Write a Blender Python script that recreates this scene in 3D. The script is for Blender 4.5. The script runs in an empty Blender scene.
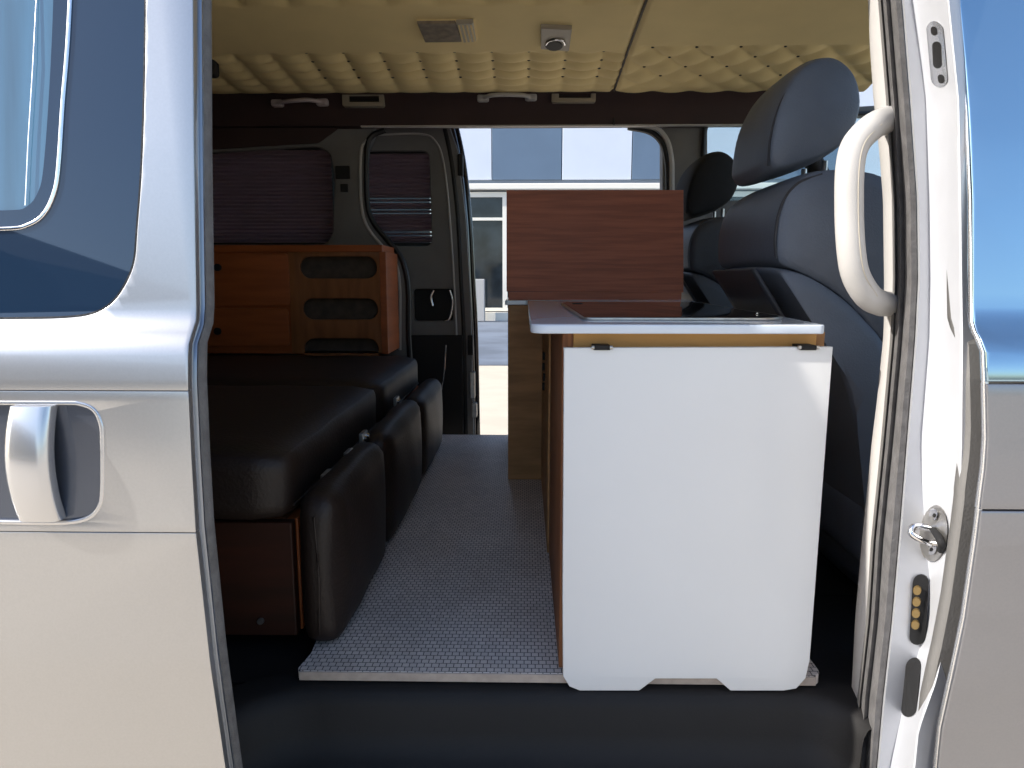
import bpy, bmesh, math, random
from mathutils import Vector, Matrix
random.seed(7)
PI = math.pi
S = bpy.context.scene
C = S.collection

# ---------------------------------------------------------------- camera
FPX = 690.0
YAW = math.atan(13.0/FPX)
PITCH = math.radians(8.7)
EYE = Vector((0, 0, .61))
cam = bpy.data.cameras.new('camera')
cam.sensor_width = 36
cam.lens = FPX/1024*36
cam.clip_start = .02
camo = bpy.data.objects.new('camera', cam)
C.objects.link(camo)
camo.location = EYE
camo.rotation_euler = (PI/2-PITCH, 0, YAW)
S.camera = camo
RM = camo.rotation_euler.to_matrix()

def W(px, py, Y):
    """the point of the plane y = Y seen at a pixel of the 1024 x 768 photograph"""
    d = RM @ Vector(((px-512)/FPX, -(py-384)/FPX, -1))
    return EYE + d*(Y/d.y)

# ---------------------------------------------------------------- light
S.view_settings.view_transform = 'Standard'
S.view_settings.look = 'None'
S.view_settings.gamma = 1
S.view_settings.use_curve_mapping = False
S.view_settings.exposure = 0.6
SUN_DIR = Vector((1, .24, -.70)).normalized()       # the way the light travels
wd = bpy.data.worlds.new('sky')
S.world = wd
wd.use_nodes = True
wn = wd.node_tree.nodes
wl = wd.node_tree.links
bg = wn['Background']
sky = wn.new('ShaderNodeTexSky')
sky.sky_type = 'NISHITA'
sky.sun_disc = False
sky.sun_elevation = math.asin(-SUN_DIR.z)
sky.sun_rotation = math.atan2(-SUN_DIR.x, -SUN_DIR.y)
sky.air_density = 1.0
sky.dust_density = 1.4
sky.ozone_density = 2.0
wl.new(sky.outputs[0], bg.inputs['Color'])
bg.inputs['Strength'].default_value = .19
sl = bpy.data.lights.new('sun', 'SUN')
sl.energy = 5.2
sl.angle = math.radians(.6)
sl.color = (1, .95, .87)
so = bpy.data.objects.new('sun', sl)
C.objects.link(so)
so.rotation_euler = SUN_DIR.to_track_quat('-Z', 'Y').to_euler()

# ---------------------------------------------------------------- materials
def mat(name, col, rough=.5, metal=0, var=.0, vscale=8, bump=0, bscale=60, coat=0, ior=1.45, trans=0, stretch=(1, 1, 1), col2=None):
    m = bpy.data.materials.new(name)
    m.use_nodes = True
    n = m.node_tree.nodes
    l = m.node_tree.links
    p = n['Principled BSDF']
    p.inputs['Roughness'].default_value = rough
    p.inputs['Metallic'].default_value = metal
    p.inputs['IOR'].default_value = ior
    p.inputs['Coat Weight'].default_value = coat
    p.inputs['Coat Roughness'].default_value = .04
    if trans:
        p.inputs['Transmission Weight'].default_value = trans
    tc = n.new('ShaderNodeTexCoord')
    mp = n.new('ShaderNodeMapping')
    mp.inputs['Scale'].default_value = stretch
    l.new(tc.outputs['Object'], mp.inputs[0])
    nz = n.new('ShaderNodeTexNoise')
    nz.inputs['Scale'].default_value = vscale
    nz.inputs['Detail'].default_value = 5
    l.new(mp.outputs[0], nz.inputs['Vector'])
    r = n.new('ShaderNodeValToRGB')
    c2 = col2 or tuple(c*(1-var) for c in col)
    r.color_ramp.elements[0].position = .35
    r.color_ramp.elements[1].position = .65
    r.color_ramp.elements[0].color = (*c2, 1)
    r.color_ramp.elements[1].color = (*col, 1)
    l.new(nz.outputs['Fac'], r.inputs[0])
    l.new(r.outputs[0], p.inputs['Base Color'])
    if bump:
        b = n.new('ShaderNodeTexNoise')
        b.inputs['Scale'].default_value = bscale
        l.new(tc.outputs['Object'], b.inputs['Vector'])
        bn = n.new('ShaderNodeBump')
        bn.inputs['Strength'].default_value = bump
        bn.inputs['Distance'].default_value = .002
        l.new(b.outputs['Fac'], bn.inputs['Height'])
        l.new(bn.outputs[0], p.inputs['Normal'])
    return m

M = {}
M['paint'] = mat('silver_paint', (.48, .48, .485), .30, .82, .04, 400, coat=.6)
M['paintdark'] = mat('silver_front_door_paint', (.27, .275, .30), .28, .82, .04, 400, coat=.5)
M['jamb'] = mat('silver_jamb_paint', (.50, .51, .54), .40, .12, .03, 30, coat=.25)
M['seal'] = mat('grey_rubber', (.14, .135, .135), .55, 0, .3, 60, .5, 300)
M['darkseal'] = mat('black_rubber', (.012, .012, .013), .4, 0, .3, 40, .3, 200)
M['glossblack'] = mat('gloss_black_metal', (.02, .016, .018), .12, .0, .2, 20, ior=1.8)
M['trimlight'] = mat('light_grey_plastic', (.44, .425, .41), .5, 0, .04, 20, .15, 500)
M['trimgrey'] = mat('grey_plastic', (.15, .145, .14), .55, 0, .1, 12, .2, 400)
M['trimdark'] = mat('dark_plastic', (.007, .006, .006), .68, 0, .2, 12, .2, 300)
M['rail'] = mat('dark_brown_lining', (.045, .024, .022), .7, 0, .25, 6, .2, 200)
M['glass'] = mat('privacy_glass', (.013, .030, .062), .02, 0, .0, 1, ior=1.62)
M['glass2'] = mat('sliding_pane_glass', (.06, .17, .28), .02, 0, .5, 2.2, ior=1.95, stretch=(9, 1, .6))
M['doorsky'] = mat('front_door_sky_glass', (.37, .52, .64), .04, .95, .0, 1, ior=1.6)  # blue of the reflected sky is put into the base colour
M['chrome'] = mat('chrome', (.8, .8, .82), .12, 1)
M['steel'] = mat('zinc_steel', (.55, .53, .50), .3, .9, .2, 60)
M['vinyl'] = mat('dark_brown_vinyl', (.018, .010, .007), .55, 0, .25, 14, .45, 160)
M['leather'] = mat('grey_leather', (.13, .15, .185), .48, 0, .08, 20, .35, 350)
M['seatdark'] = mat('charcoal_leather', (.045, .045, .05), .5, 0, .1, 20, .35, 350)
M['blackfab'] = mat('black_fabric', (.008, .008, .009), .8, 0, .2, 40)
M['cream'] = mat('cream_headliner', (.84, .67, .33), .85, 0, .06, 7, .15, 400)
M['button'] = mat('dark_button', (.03, .02, .012), .6)
M['white'] = mat('white_laminate', (.72, .72, .715), .22, 0, .03, 3)
M['counter'] = mat('pale_blue_laminate', (.58, .64, .72), .10, 0, .03, 20, ior=1.6)
M['board'] = mat('red_brown_wood', (.36, .10, .045), .5, 0, 0, 5, .1, 100, stretch=(1.2, 1, 22), col2=(.25, .068, .03))
M['ply'] = mat('plywood', (.46, .23, .085), .55, 0, 0, 4, .1, 100, stretch=(1.5, 1.5, 9), col2=(.30, .145, .052))
M['plyedge'] = mat('plywood_edge', (.30, .115, .04), .6, 0, 0, 4, 0, 100, stretch=(40, 40, .6), col2=(.16, .055, .02))
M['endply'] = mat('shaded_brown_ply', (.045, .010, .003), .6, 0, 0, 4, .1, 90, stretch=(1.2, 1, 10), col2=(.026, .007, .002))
M['apron'] = mat('tan_ply', (.66, .36, .11), .5, 0, 0, 4, .1, 90, stretch=(1, 1, 10), col2=(.55, .28, .08))
M['edgetan'] = mat('tan_edge_strip', (.42, .35, .30), .6, 0, .2, 60)
M['recessblue'] = mat('flange_shade_paint', (.30, .33, .38), .28, .85, coat=.5)  # silver paint darkened and blued to stand for shade and mirrored sky
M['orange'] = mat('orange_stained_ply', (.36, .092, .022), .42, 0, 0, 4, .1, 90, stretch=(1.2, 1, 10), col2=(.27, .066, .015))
M['slotwood'] = mat('tan_stained_ply', (.27, .10, .03), .5, 0, 0, 4, .1, 90, stretch=(9, 1, 1.5), col2=(.20, .07, .02))
M['slotback'] = mat('drab_cloth', (.10, .07, .05), .8, 0, .3, 30)
M['cook'] = mat('black_glass', (.008, .006, .006), .03, 0, 0, 1, ior=1.5)
M['concrete'] = mat('pale_concrete', (.56, .485, .385), .85, 0, .1, 3, .2, 30)
M['asphalt'] = mat('blue_grey_asphalt', (.17, .20, .25), .9, 0, .35, .9, .3, 20)
M['facewhite'] = mat('white_facade_panel', (.58, .63, .72), .5, 0, .03, 2)
M['faceblue'] = mat('blue_grey_facade_panel', (.115, .17, .25), .45, 0, .08, 1)
M['facegrey'] = mat('grey_facade_strip', (.16, .20, .25), .5, 0, .1, 1)  # plain grey for the building's wall, fascia and roof
M['framewhite'] = mat('cream_frame', (.78, .74, .66), .5)
M['shopglass'] = mat('dark_shop_glass', (.025, .035, .045), .05, 0, .6, 1.5, ior=1.5)
M['lens'] = mat('lamp_lens', (.30, .25, .19), .25, 0, .35, 40, .6, 60)
M['greyplastic'] = mat('warm_grey_plastic', (.42, .38, .31), .45, 0, .1, 20)
M['vent'] = mat('vent_grey', (.30, .26, .20), .5)
M['brass'] = mat('brass', (.32, .22, .09), .4, .7)
M['handlepaint'] = mat('door_handle_paint', (.60, .60, .61), .25, .8, coat=.6)
M['recess'] = mat('recess_shade_paint', (.10, .115, .15), .25, .7, coat=.5)  # silver paint darkened to put the recess's shade into its colour
M['roofpaint'] = mat('roof_paint', (.5, .5, .5), .4, .5)
M['pinkplastic'] = mat('pale_handle_plastic', (.42, .36, .37), .4)
M['shed'] = mat('dark_shed_wall', (.05, .045, .045), .8, 0, .3, 1)

# mosaic vinyl
def mosaic():
    m = mat('mosaic_vinyl', (.4, .4, .4), .5)
    n = m.node_tree.nodes
    l = m.node_tree.links
    p = n['Principled BSDF']
    tc = n.new('ShaderNodeTexCoord')
    b = n.new('ShaderNodeTexBrick')
    b.offset = .5
    b.inputs['Scale'].default_value = 1
    b.inputs['Brick Width'].default_value = .0118
    b.inputs['Row Height'].default_value = .0115
    b.inputs['Mortar Size'].default_value = .0008
    b.inputs['Color1'].default_value = (.86, .77, .71, 1)
    b.inputs['Color2'].default_value = (.72, .64, .59, 1)
    b.inputs['Mortar'].default_value = (.10, .09, .09, 1)
    l.new(tc.outputs['Object'], b.inputs['Vector'])
    nz = n.new('ShaderNodeTexNoise')
    nz.inputs['Scale'].default_value = 6
    l.new(tc.outputs['Object'], nz.inputs['Vector'])
    mx = n.new('ShaderNodeMixRGB')
    mx.blend_type = 'MULTIPLY'
    mx.inputs[0].default_value = .35
    l.new(b.outputs['Color'], mx.inputs[1])
    l.new(nz.outputs['Fac'], mx.inputs[2])
    l.new(mx.outputs[0], p.inputs['Base Color'])
    return m
M['mosaic'] = mosaic()

def blindmat():
    m = bpy.data.materials.new('pleated_fabric')
    m.use_nodes = True
    n = m.node_tree.nodes
    l = m.node_tree.links
    out = n['Material Output']
    p = n['Principled BSDF']
    p.inputs['Base Color'].default_value = (.24, .17, .19, 1)
    p.inputs['Roughness'].default_value = .7
    t = n.new('ShaderNodeBsdfTranslucent')
    t.inputs[0].default_value = (.47, .36, .39, 1)
    mx = n.new('ShaderNodeMixShader')
    mx.inputs[0].default_value = .5
    l.new(p.outputs[0], mx.inputs[1])
    l.new(t.outputs[0], mx.inputs[2])
    l.new(mx.outputs[0], out.inputs['Surface'])
    return m
M['blind'] = blindmat()

def clearglass():
    m = bpy.data.materials.new('clear_glass')
    m.use_nodes = True
    n = m.node_tree.nodes
    l = m.node_tree.links
    out = n['Material Output']
    t = n.new('ShaderNodeBsdfTransparent')
    t.inputs[0].default_value = (.80, .88, .90, 1)
    g = n.new('ShaderNodeBsdfGlossy')
    g.inputs['Roughness'].default_value = .02
    f = n.new('ShaderNodeFresnel')
    mx = n.new('ShaderNodeMixShader')
    l.new(f.outputs[0], mx.inputs[0])
    l.new(t.outputs[0], mx.inputs[1])
    l.new(g.outputs[0], mx.inputs[2])
    l.new(mx.outputs[0], out.inputs['Surface'])
    return m
M['clear'] = clearglass()

# ---------------------------------------------------------------- helpers
def obj(name, me, m, parent=None, smooth=None):
    if isinstance(me, bmesh.types.BMesh):
        bm = me
        bmesh.ops.recalc_face_normals(bm, faces=bm.faces)
        me = bpy.data.meshes.new(name)
        bm.to_mesh(me)
        bm.free()
    me.name = name
    o = bpy.data.objects.new(name, me)
    C.objects.link(o)
    me.materials.clear()
    me.materials.append(M[m] if isinstance(m, str) else m)
    if smooth is not None:
        for p in me.polygons:
            p.use_smooth = True
        try:
            me.set_sharp_from_angle(angle=math.radians(smooth))
        except Exception:
            pass
    if parent is not None:
        o.parent = parent
        o.matrix_parent_inverse = Matrix.Translation(-parent.location)
    return o

def tag(o, label, cat, group=None, kind=None):
    o['label'] = label
    o['category'] = cat
    if group: o['group'] = group
    if kind: o['kind'] = kind
    return o

def thing(name, label, cat, loc=(0, 0, 0), group=None, kind=None):
    o = bpy.data.objects.new(name, None)
    C.objects.link(o)
    o.empty_display_size = .05
    o.location = loc
    return tag(o, label, cat, group, kind)

def box(bm, a, b, bev=0):
    v = [bm.verts.new((x, y, z)) for x in (a[0], b[0]) for y in (a[1], b[1]) for z in (a[2], b[2])]
    F = [(0, 1, 3, 2), (4, 6, 7, 5), (0, 4, 5, 1), (2, 3, 7, 6), (0, 2, 6, 4), (1, 5, 7, 3)]
    fs = [bm.faces.new([v[i] for i in f]) for f in F]
    bmesh.ops.recalc_face_normals(bm, faces=fs)
    if bev:
        es = list({e for f in fs for e in f.edges})
        bmesh.ops.bevel(bm, geom=es, offset=bev, segments=2, affect='EDGES', profile=.5)
    return bm

def boxm(a, b, bev=0):
    return box(bmesh.new(), a, b, bev)

def loft(rows, closed=False, bm=None, capends=False):
    bm = bm or bmesh.new()
    vs = [[bm.verts.new(p) for p in r] for r in rows]
    n = len(rows[0])
    for i in range(len(rows)-1):
        for j in range(n if closed else n-1):
            k = (j+1) % n
            try:
                bm.faces.new((vs[i][j], vs[i][k], vs[i+1][k], vs[i+1][j]))
            except ValueError:
                pass
    if capends:
        for r in (vs[0], vs[-1]):
            try:
                bm.faces.new(r)
            except ValueError:
                pass
    return bm

def smoothpath(pts, n=8):
    """Catmull-Rom through the points"""
    P = [Vector(p) for p in pts]
    P = [P[0]*2-P[1]] + P + [P[-1]*2-P[-2]]
    out = []
    for i in range(1, len(P)-2):
        for k in range(n):
            t = k/n
            a, b, c, d = P[i-1], P[i], P[i+1], P[i+2]
            out.append(.5*((2*b)+(c-a)*t+(2*a-5*b+4*c-d)*t*t+(3*b-a-3*c+d)*t**3))
    out.append(P[-2])
    return out

def closedpath(pts, n=6):
    P = [Vector(p) for p in pts]
    m = len(P)
    out = []
    for i in range(m):
        a, b, c, d = P[i-1], P[i], P[(i+1) % m], P[(i+2) % m]
        for k in range(n):
            t = k/n
            out.append(.5*((2*b)+(c-a)*t+(2*a-5*b+4*c-d)*t*t+(3*b-a-3*c+d)*t**3))
    return out

def tube(path, r, bm=None, seg=12, cap=True, flat=1.0):
    bm = bm or bmesh.new()
    rows = []
    up = Vector((0, 0, 1))
    prev = None
    N = len(path)
    for i, p in enumerate(path):
        p = Vector(p)
        t = (Vector(path[min(i+1, N-1)])-Vector(path[max(i-1, 0)])).normalized()
        if prev is None:
            a = t.orthogonal().normalized()
        else:
            a = (prev-t*prev.dot(t)).normalized()
        prev = a
        b = t.cross(a)
        rr = r[i] if isinstance(r, (list, tuple)) else r
        rows.append([p+a*rr*math.cos(2*PI*k/seg)+b*rr*flat*math.sin(2*PI*k/seg) for k in range(seg)])
    return loft(rows, True, bm, cap)

def cyl(bm, c, axis, r, h, seg=20, r2=None, bev=0):
    axis = Vector(axis).normalized()
    c = Vector(c)
    return tube([c-axis*h/2, c+axis*h/2], [r, r if r2 is None else r2], bm, seg)

def rrect(x0, x1, z0, z1, r, n=6):
    pts = []
    for cx, cz, a0 in ((x1-r, z1-r, 0), (x0+r, z1-r, 90), (x0+r, z0+r, 180), (x1-r, z0+r, 270)):
        for k in range(n+1):
            a = math.radians(a0+90*k/n)
            pts.append((cx+r*math.cos(a), cz+r*math.sin(a)))
    return pts

def roundpoly(pts, r, n=5):
    """polygon with its corners rounded; r one number or one per corner"""
    out = []
    m = len(pts)
    for i in range(m):
        p = Vector(pts[i]).to_2d() if len(pts[i]) > 2 else Vector(pts[i])
        a = Vector(pts[i-1]); b = Vector(pts[(i+1) % m])
        rr = r[i] if isinstance(r, (list, tuple)) else r
        if rr <= 0:
            out.append(tuple(p)); continue
        da = (a-p); db = (b-p)
        la, lb = min(rr, da.length*.49), min(rr, db.length*.49)
        s = p+da.normalized()*la
        e = p+db.normalized()*lb
        for k in range(n+1):
            t = k/n
            q = s*(1-t)**2+p*2*t*(1-t)+e*t*t
            out.append((q.x, q.y))
    return out

def platemesh(outline, holes=(), t=.01, bevel=0, res=2):
    """flat plate in the local XY plane, thickness along Z, with holes"""
    cu = bpy.data.curves.new('c', 'CURVE')
    cu.dimensions = '2D'
    cu.fill_mode = 'BOTH'
    cu.extrude = max(t/2-bevel, 0)
    cu.bevel_depth = bevel
    cu.bevel_resolution = res
    for loop in [outline]+list(holes):
        s = cu.splines.new('POLY')
        s.points.add(len(loop)-1)
        for i, p in enumerate(loop):
            s.points[i].co = (p[0], p[1], 0, 1)
        s.use_cyclic_u = True
    o = bpy.data.objects.new('c', cu)
    C.objects.link(o)
    dg = bpy.context.evaluated_depsgraph_get()
    dg.update()
    me = bpy.data.meshes.new_from_object(o.evaluated_get(dg))
    bpy.data.objects.remove(o)
    bpy.data.curves.remove(cu)
    bm = bmesh.new()
    bm.from_mesh(me)
    bpy.data.meshes.remove(me)
    bmesh.ops.remove_doubles(bm, verts=bm.verts, dist=1e-6)
    return bm

def xzplate(outline, holes, y, t, bevel=0):
    """plate standing in the XZ plane, its front (towards -Y) at y"""
    bm = platemesh(outline, holes, t, bevel)
    for v in bm.verts:
        v.co = Vector((v.co.x, y+t/2-v.co.z, v.co.y))
    return bm

def xyplate(outline, holes, ztop, t, bevel=0):
    bm = platemesh(outline, holes, t, bevel)
    for v in bm.verts:
        v.co.z += ztop-t/2
    return bm

def bent(outline, holes, prof, t, bevel=0, step=.02, off=0):
    """XZ plate bent so that its front follows y = prof(z)"""
    bm = platemesh(outline, holes, t, bevel)
    zs = [v.co.y for v in bm.verts]
    z = min(zs)+step
    while z < max(zs):
        bmesh.ops.bisect_plane(bm, geom=bm.verts[:]+bm.edges[:]+bm.faces[:], plane_co=(0, z, 0), plane_no=(0, 1, 0))
        z += step
    for v in bm.verts:
        zz = v.co.y
        v.co = Vector((v.co.x, prof(zz)+t/2-v.co.z+off, zz))
    return bm

def px2(pts, Y):
    return [(W(x, y, Y).x, W(x, y, Y).z) for x, y in pts]

def cushion(c, s, r=.03, bulge=(0, 0, 0), n=10, wr=0):
    """upholstered block: centre, half sizes, edge radius, bulge per axis"""
    bm = bmesh.new()
    bmesh.ops.create_cube(bm, size=2)
    bmesh.ops.subdivide_edges(bm, edges=bm.edges[:], cuts=n, use_grid_fill=True)
    sx, sy, sz = s
    for v in bm.verts:
        u = [math.copysign(abs(k)**.8, k) for k in v.co]
        u = list(v.co)
        p = Vector((u[0]*sx, u[1]*sy, u[2]*sz))
        q = Vector((max(-sx+r, min(sx-r, p.x)), max(-sy+r, min(sy-r, p.y)), max(-sz+r, min(sz-r, p.z))))
        d = p-q
        if d.length > 1e-9:
            p = q+d.normalized()*r
        f = [(1-u[1]**2)*(1-u[2]**2), (1-u[0]**2)*(1-u[2]**2), (1-u[0]**2)*(1-u[1]**2)]
        for k in range(3):
            p[k] += bulge[k]*f[k]*(1 if u[k] > 0 else -1)*(abs(u[k])**3)
        if wr:
            p += Vector((math.sin(p.y*37+p.z*19), 0, math.sin(p.y*23+p.x*31)))*wr
        v.co = p+Vector(c)
    return bm

def puff(profile, y0, y1, edge=.5, shrink=.22, n=14, lean=0):
    """side outline in XZ inflated across Y: full size in the middle, rounding in at both sides"""
    pts = [Vector((p[0], 0, p[1])) for p in profile]
    c = sum(pts, Vector())/len(pts)
    rows = []
    for i in range(n+1):
        v = -math.cos(PI*i/n)
        s = 1-shrink*(1-(max(0, 1-abs(v)**3.2))**.5)
        y = (y0+y1)/2+(y1-y0)/2*v
        rows.append([Vector((c.x+(p.x-c.x)*s, y, c.z+(p.z-c.z)*s)) for p in pts])
    bm = loft(rows, True)
    # domed end caps
    bm.verts.ensure_lookup_table()
    m = len(pts)
    bases = ([bm.verts[j] for j in range(m)], [bm.verts[len(rows)*m-m+j] for j in range(m)])
    for side in (0, 1):
        base = bases[side]
        yy = y0 if side == 0 else y1
        prev = base
        for k, (s2, dy) in enumerate(((.82, .35), (.55, .8), (.25, 1.0))):
            ring = [bm.verts.new(Vector((c.x+(b.co.x-c.x)*s2, yy+(-1 if side == 0 else 1)*.012*dy, c.z+(b.co.z-c.z)*s2))) for b in base]
            for j in range(m):
                bm.faces.new((prev[j], prev[(j+1) % m], ring[(j+1) % m], ring[j]))
            prev = ring
        bm.faces.new(prev)
    return bm

def curve2(pts, n=5):
    return [(v.x, v.y) for v in smoothpath([(a, b, 0) for a, b in pts], n)]

def lerp_table(tab):
    tab = sorted(tab)
    def f(z):
        if z <= tab[0][0]: return tab[0][1]
        for (a, b), (c, d) in zip(tab, tab[1:]):
            if z <= c:
                return b+(d-b)*(z-a)/(c-a)
        return tab[-1][1]
    return f

# ================================================================ outside
FLOORZ = 0.0
GZ = -.60
tag(obj('ground', boxm((-40, -40, GZ-.2), (40, 60, GZ)), 'concrete'), 'sunlit pale concrete ground around the van', 'ground', kind='structure')
tag(obj('road', boxm((-30, 9.6, GZ), (30, 20, GZ+.012)), 'asphalt'), 'blue grey asphalt strip before the building', 'road', kind='structure')
BY = 20.0
bld = thing('building', 'pale building with white and blue-grey panels seen through the far door', 'building', (0, BY, GZ))
zt, zb = W(560, 100, BY).z+1.6, W(560, 180, BY).z
zlt, zlb = W(560, 184, BY).z, W(560, 190, BY).z
edges = [-220, -150, -78, -8, 62, 132, 202, 272, 342, 420, 492, 562, 632, 702, 772, 842, 912, 982, 1060]
for i, (a, b) in enumerate(zip(edges, edges[1:])):
    x0, x1 = W(a, 150, BY).x, W(b, 150, BY).x
    obj('facade_panel', boxm((x0+.01, BY-.06, zb), (x1-.01, BY+.1, zt), .01), 'facewhite' if i % 2 == 1 else 'faceblue', bld)
XL, XR = W(-220, 150, BY).x, W(1060, 150, BY).x
obj('wall', boxm((XL, BY+.1, GZ), (XR, BY+4, zt)), 'facegrey', bld)
obj('fascia', boxm((XL, BY-.02, zlt), (XR, BY+.1, zb)), 'facegrey', bld)
obj('ledge', boxm((XL, BY-.18, zlb), (XR, BY+.1, zlt), .02), 'framewhite', bld)
obj('roof', boxm((XL-.2, BY-.2, zt), (XR+.2, BY+4.2, zt+.2)), 'facegrey', bld)
sx0 = 505
for k in range(-3, 5):
    a = W(sx0-36-36*1.0+k*72, 250, BY).x; b = W(sx0+k*72, 250, BY).x
    zt2, zb2 = W(500, 192, BY).z, W(500, 311, BY).z
    fr = obj('window_frame', xzplate([(a, zb2), (b, zb2), (b, zt2), (a, zt2)], [[(a+.07, zb2+.09), (b-.07, zb2+.09), (b-.07, zt2-.14), (a+.07, zt2-.14)]], BY-.02, .1), 'framewhite', bld)
    obj('pane', boxm((a+.07, BY+.05, zb2+.09), (b-.07, BY+.09, zt2-.14)), 'shopglass', fr)
    zz = W(500, 219, BY).z
    obj('crossbar', boxm((a+.07, BY-.01, zz-.04), (b-.07, BY+.06, zz+.04)), 'framewhite', fr)
obj('plinth', boxm((XL, BY-.25, GZ+.01), (XR, BY+.1, W(500, 312, BY).z)), 'framewhite', bld)
# leaning rod and pale cabinet behind the shop glass front
tag(obj('storage_box', boxm((W(472, 300, 19.5).x, 19.3, GZ+.02), (W(485, 300, 19.5).x, 19.6, W(480, 279, 19.5).z), .02), 'trimlight'), 'pale grey upright box standing before the dark shop window', 'box')

# ================================================================ van shell
ROOFZ = 1.36
tag(obj('roof', boxm((-2.2, .95, ROOFZ+.03), (1.25, 2.95, ROOFZ+.07), .01), 'roofpaint'), 'silver metal roof of the van', 'roof', kind='structure')
tag(obj('wall_rear', boxm((-1.42, .95, -.3), (-1.36, 2.95, ROOFZ)), 'rail'), 'dark lining at the rear end of the van', 'wall', kind='structure')

# ---- near side body behind the sliding door
bm = boxm((-1.42, .92, -.45), (-.475, .97, ROOFZ+.03))
wn1 = tag(obj('wall_left', bm, 'trimdark'), 'dark body side hidden behind the open silver sliding door', 'wall', kind='structure')
bm = tube([(-.475, .94, -.4), (-.475, .94, 0), (-.47, .94, .6), (-.47, .94, 1.3)], .012)
obj('door_seal', bm, 'darkseal', wn1, 40)
bm = bmesh.new()
for k in range(9):
    z = .36-k*.05
    box(bm, (-.455, .80, z), (-.42-.006*(k % 3), .83, z+.034), .004)
obj('door_track', bm, 'darkseal', wn1)
# beam over the near opening
bm = bmesh.new()
prof = [(.905, 1.22), (.93, 1.34), (.97, 1.40), (1.08, 1.39), (1.06, 1.30), (1.0, 1.23), (.94, 1.20)]
loft([[(x, y, z) for y, z in prof] for x in (-1.42, 1.2)], True, bm, True)
tag(obj('beam', bm, 'jamb'), 'roof beam over the open door', 'beam', kind='structure')

# ---- ceiling: tufted headliner
def zceil(y):
    return 1.345-.072*max(0, (y-1.75)/.9)**1.3
SEAM = .315
def tuft(x, y):
    if x < SEAM:
        dx, dy = .1165, .068
        ux = (x-.010)/dx
        if y > 2.26:
            uy = (y-2.285)/dy
        else:
            ux = (x-.02)/.13; uy = (y-1.915)/.14
        a = abs(math.sin(PI*ux))
        b = abs(math.sin(PI*uy))
    else:
        if y > 2.23:
            ux = (x-.39)/.135; uy = (y-2.26)/.075
        else:
            ux = (x-.40)/.155; uy = (y-1.87)/.14
        a = abs(math.sin(PI*(ux+uy/2)))
        b = abs(math.sin(PI*(ux-uy/2)))
    a, b = a**.7, b**.7
    k = 1 if y < 2.50 else max(.3, 1-(y-2.50)/.2)
    return (a*b*.7+.3*(a+b)/2)*.021*k
rows = []
xs = [-1.38+i*.0085 for i in range(int((1.22+1.38)/.0085)+1)]
ys = [1.30+i*.0095 for i in range(int((2.63-1.30)/.0095)+1)]
for y in ys:
    r = []
    for x in xs:
        z = zceil(y)
        band = (y > 2.26 or y < 1.95) if x < SEAM else (y > 2.23 or y < 1.90)
        if band:
            z -= tuft(x, y)-.004
        else:
            z -= .010
        if abs(x-SEAM) < .012:
            z += .012*(1-abs(x-SEAM)/.012)
        # scalloped, slightly sagging cloth edge
        r.append((x, y, z))
    rows.append(r)
bm = loft(rows)
ceil = tag(obj('ceiling', bm, 'cream', smooth=60), 'cream tufted cloth headliner with small dark buttons', 'ceiling', kind='structure')
sm = ceil.modifiers.new('s', 'SMOOTH'); sm.iterations = 1
bbm = bmesh.new()
def buttons(xl, yl):
    for y in yl:
        for x in xl:
            if -.95 < x < 1.0:
                b2 = bmesh.new()
                bmesh.ops.create_uvsphere(b2, u_segments=8, v_segments=6, radius=.0055)
                for v in b2.verts:
                    v.co.z *= .6
                    v.co += Vector((x, y, zceil(y)+.002))
                obj('button', b2, 'button', ceil)
L1 = [.010+.1165*k for k in range(-6, 3)]
buttons(L1, [2.285+.068*k for k in (0, 1, 2, 3)])
buttons([.02+.13*k for k in range(-5, 3)], [1.915])
for k in range(4):
    buttons([.39+.135*(j+.5*(k % 2)) for j in range(0, 4)], [2.26+.075*k])
buttons([.40+.155*j for j in range(0, 3)], [1.87])
obj('seam_piping', tube([(SEAM, y, zceil(y)-.006) for y in [1.3+.1*k for k in range(14)]], .004, seg=8), 'button', ceil)

# ---- far side rail under the headliner
YF = 2.74
zr = W(560, 127, YF).z
profile = [(2.60, 1.295), (2.655, 1.272), (2.68, 1.225), (2.695, zr+.012), (2.70, zr), (2.74, zr-.004), (2.80, zr+.01), (2.86, 1.30), (2.86, 1.38), (2.60, 1.38)]
bm = loft([[(x, y, z) for y, z in profile] for x in (-1.42, -.6, .33, .345, .8, 1.2)], True, None, True)
rail = tag(obj('trim_1', bm, 'rail', smooth=50), 'dark brown lined rail along the far side over the windows', 'trim', kind='structure')
obj('rail_joint', boxm((.327, 2.69, zr-.004), (.331, 2.705, zr+.08)), 'darkseal', rail)
obj('lower_edge', boxm((-.62, 2.697, zr-.006), (.98, 2.72, zr), .002), 'trimlight', rail)

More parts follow.
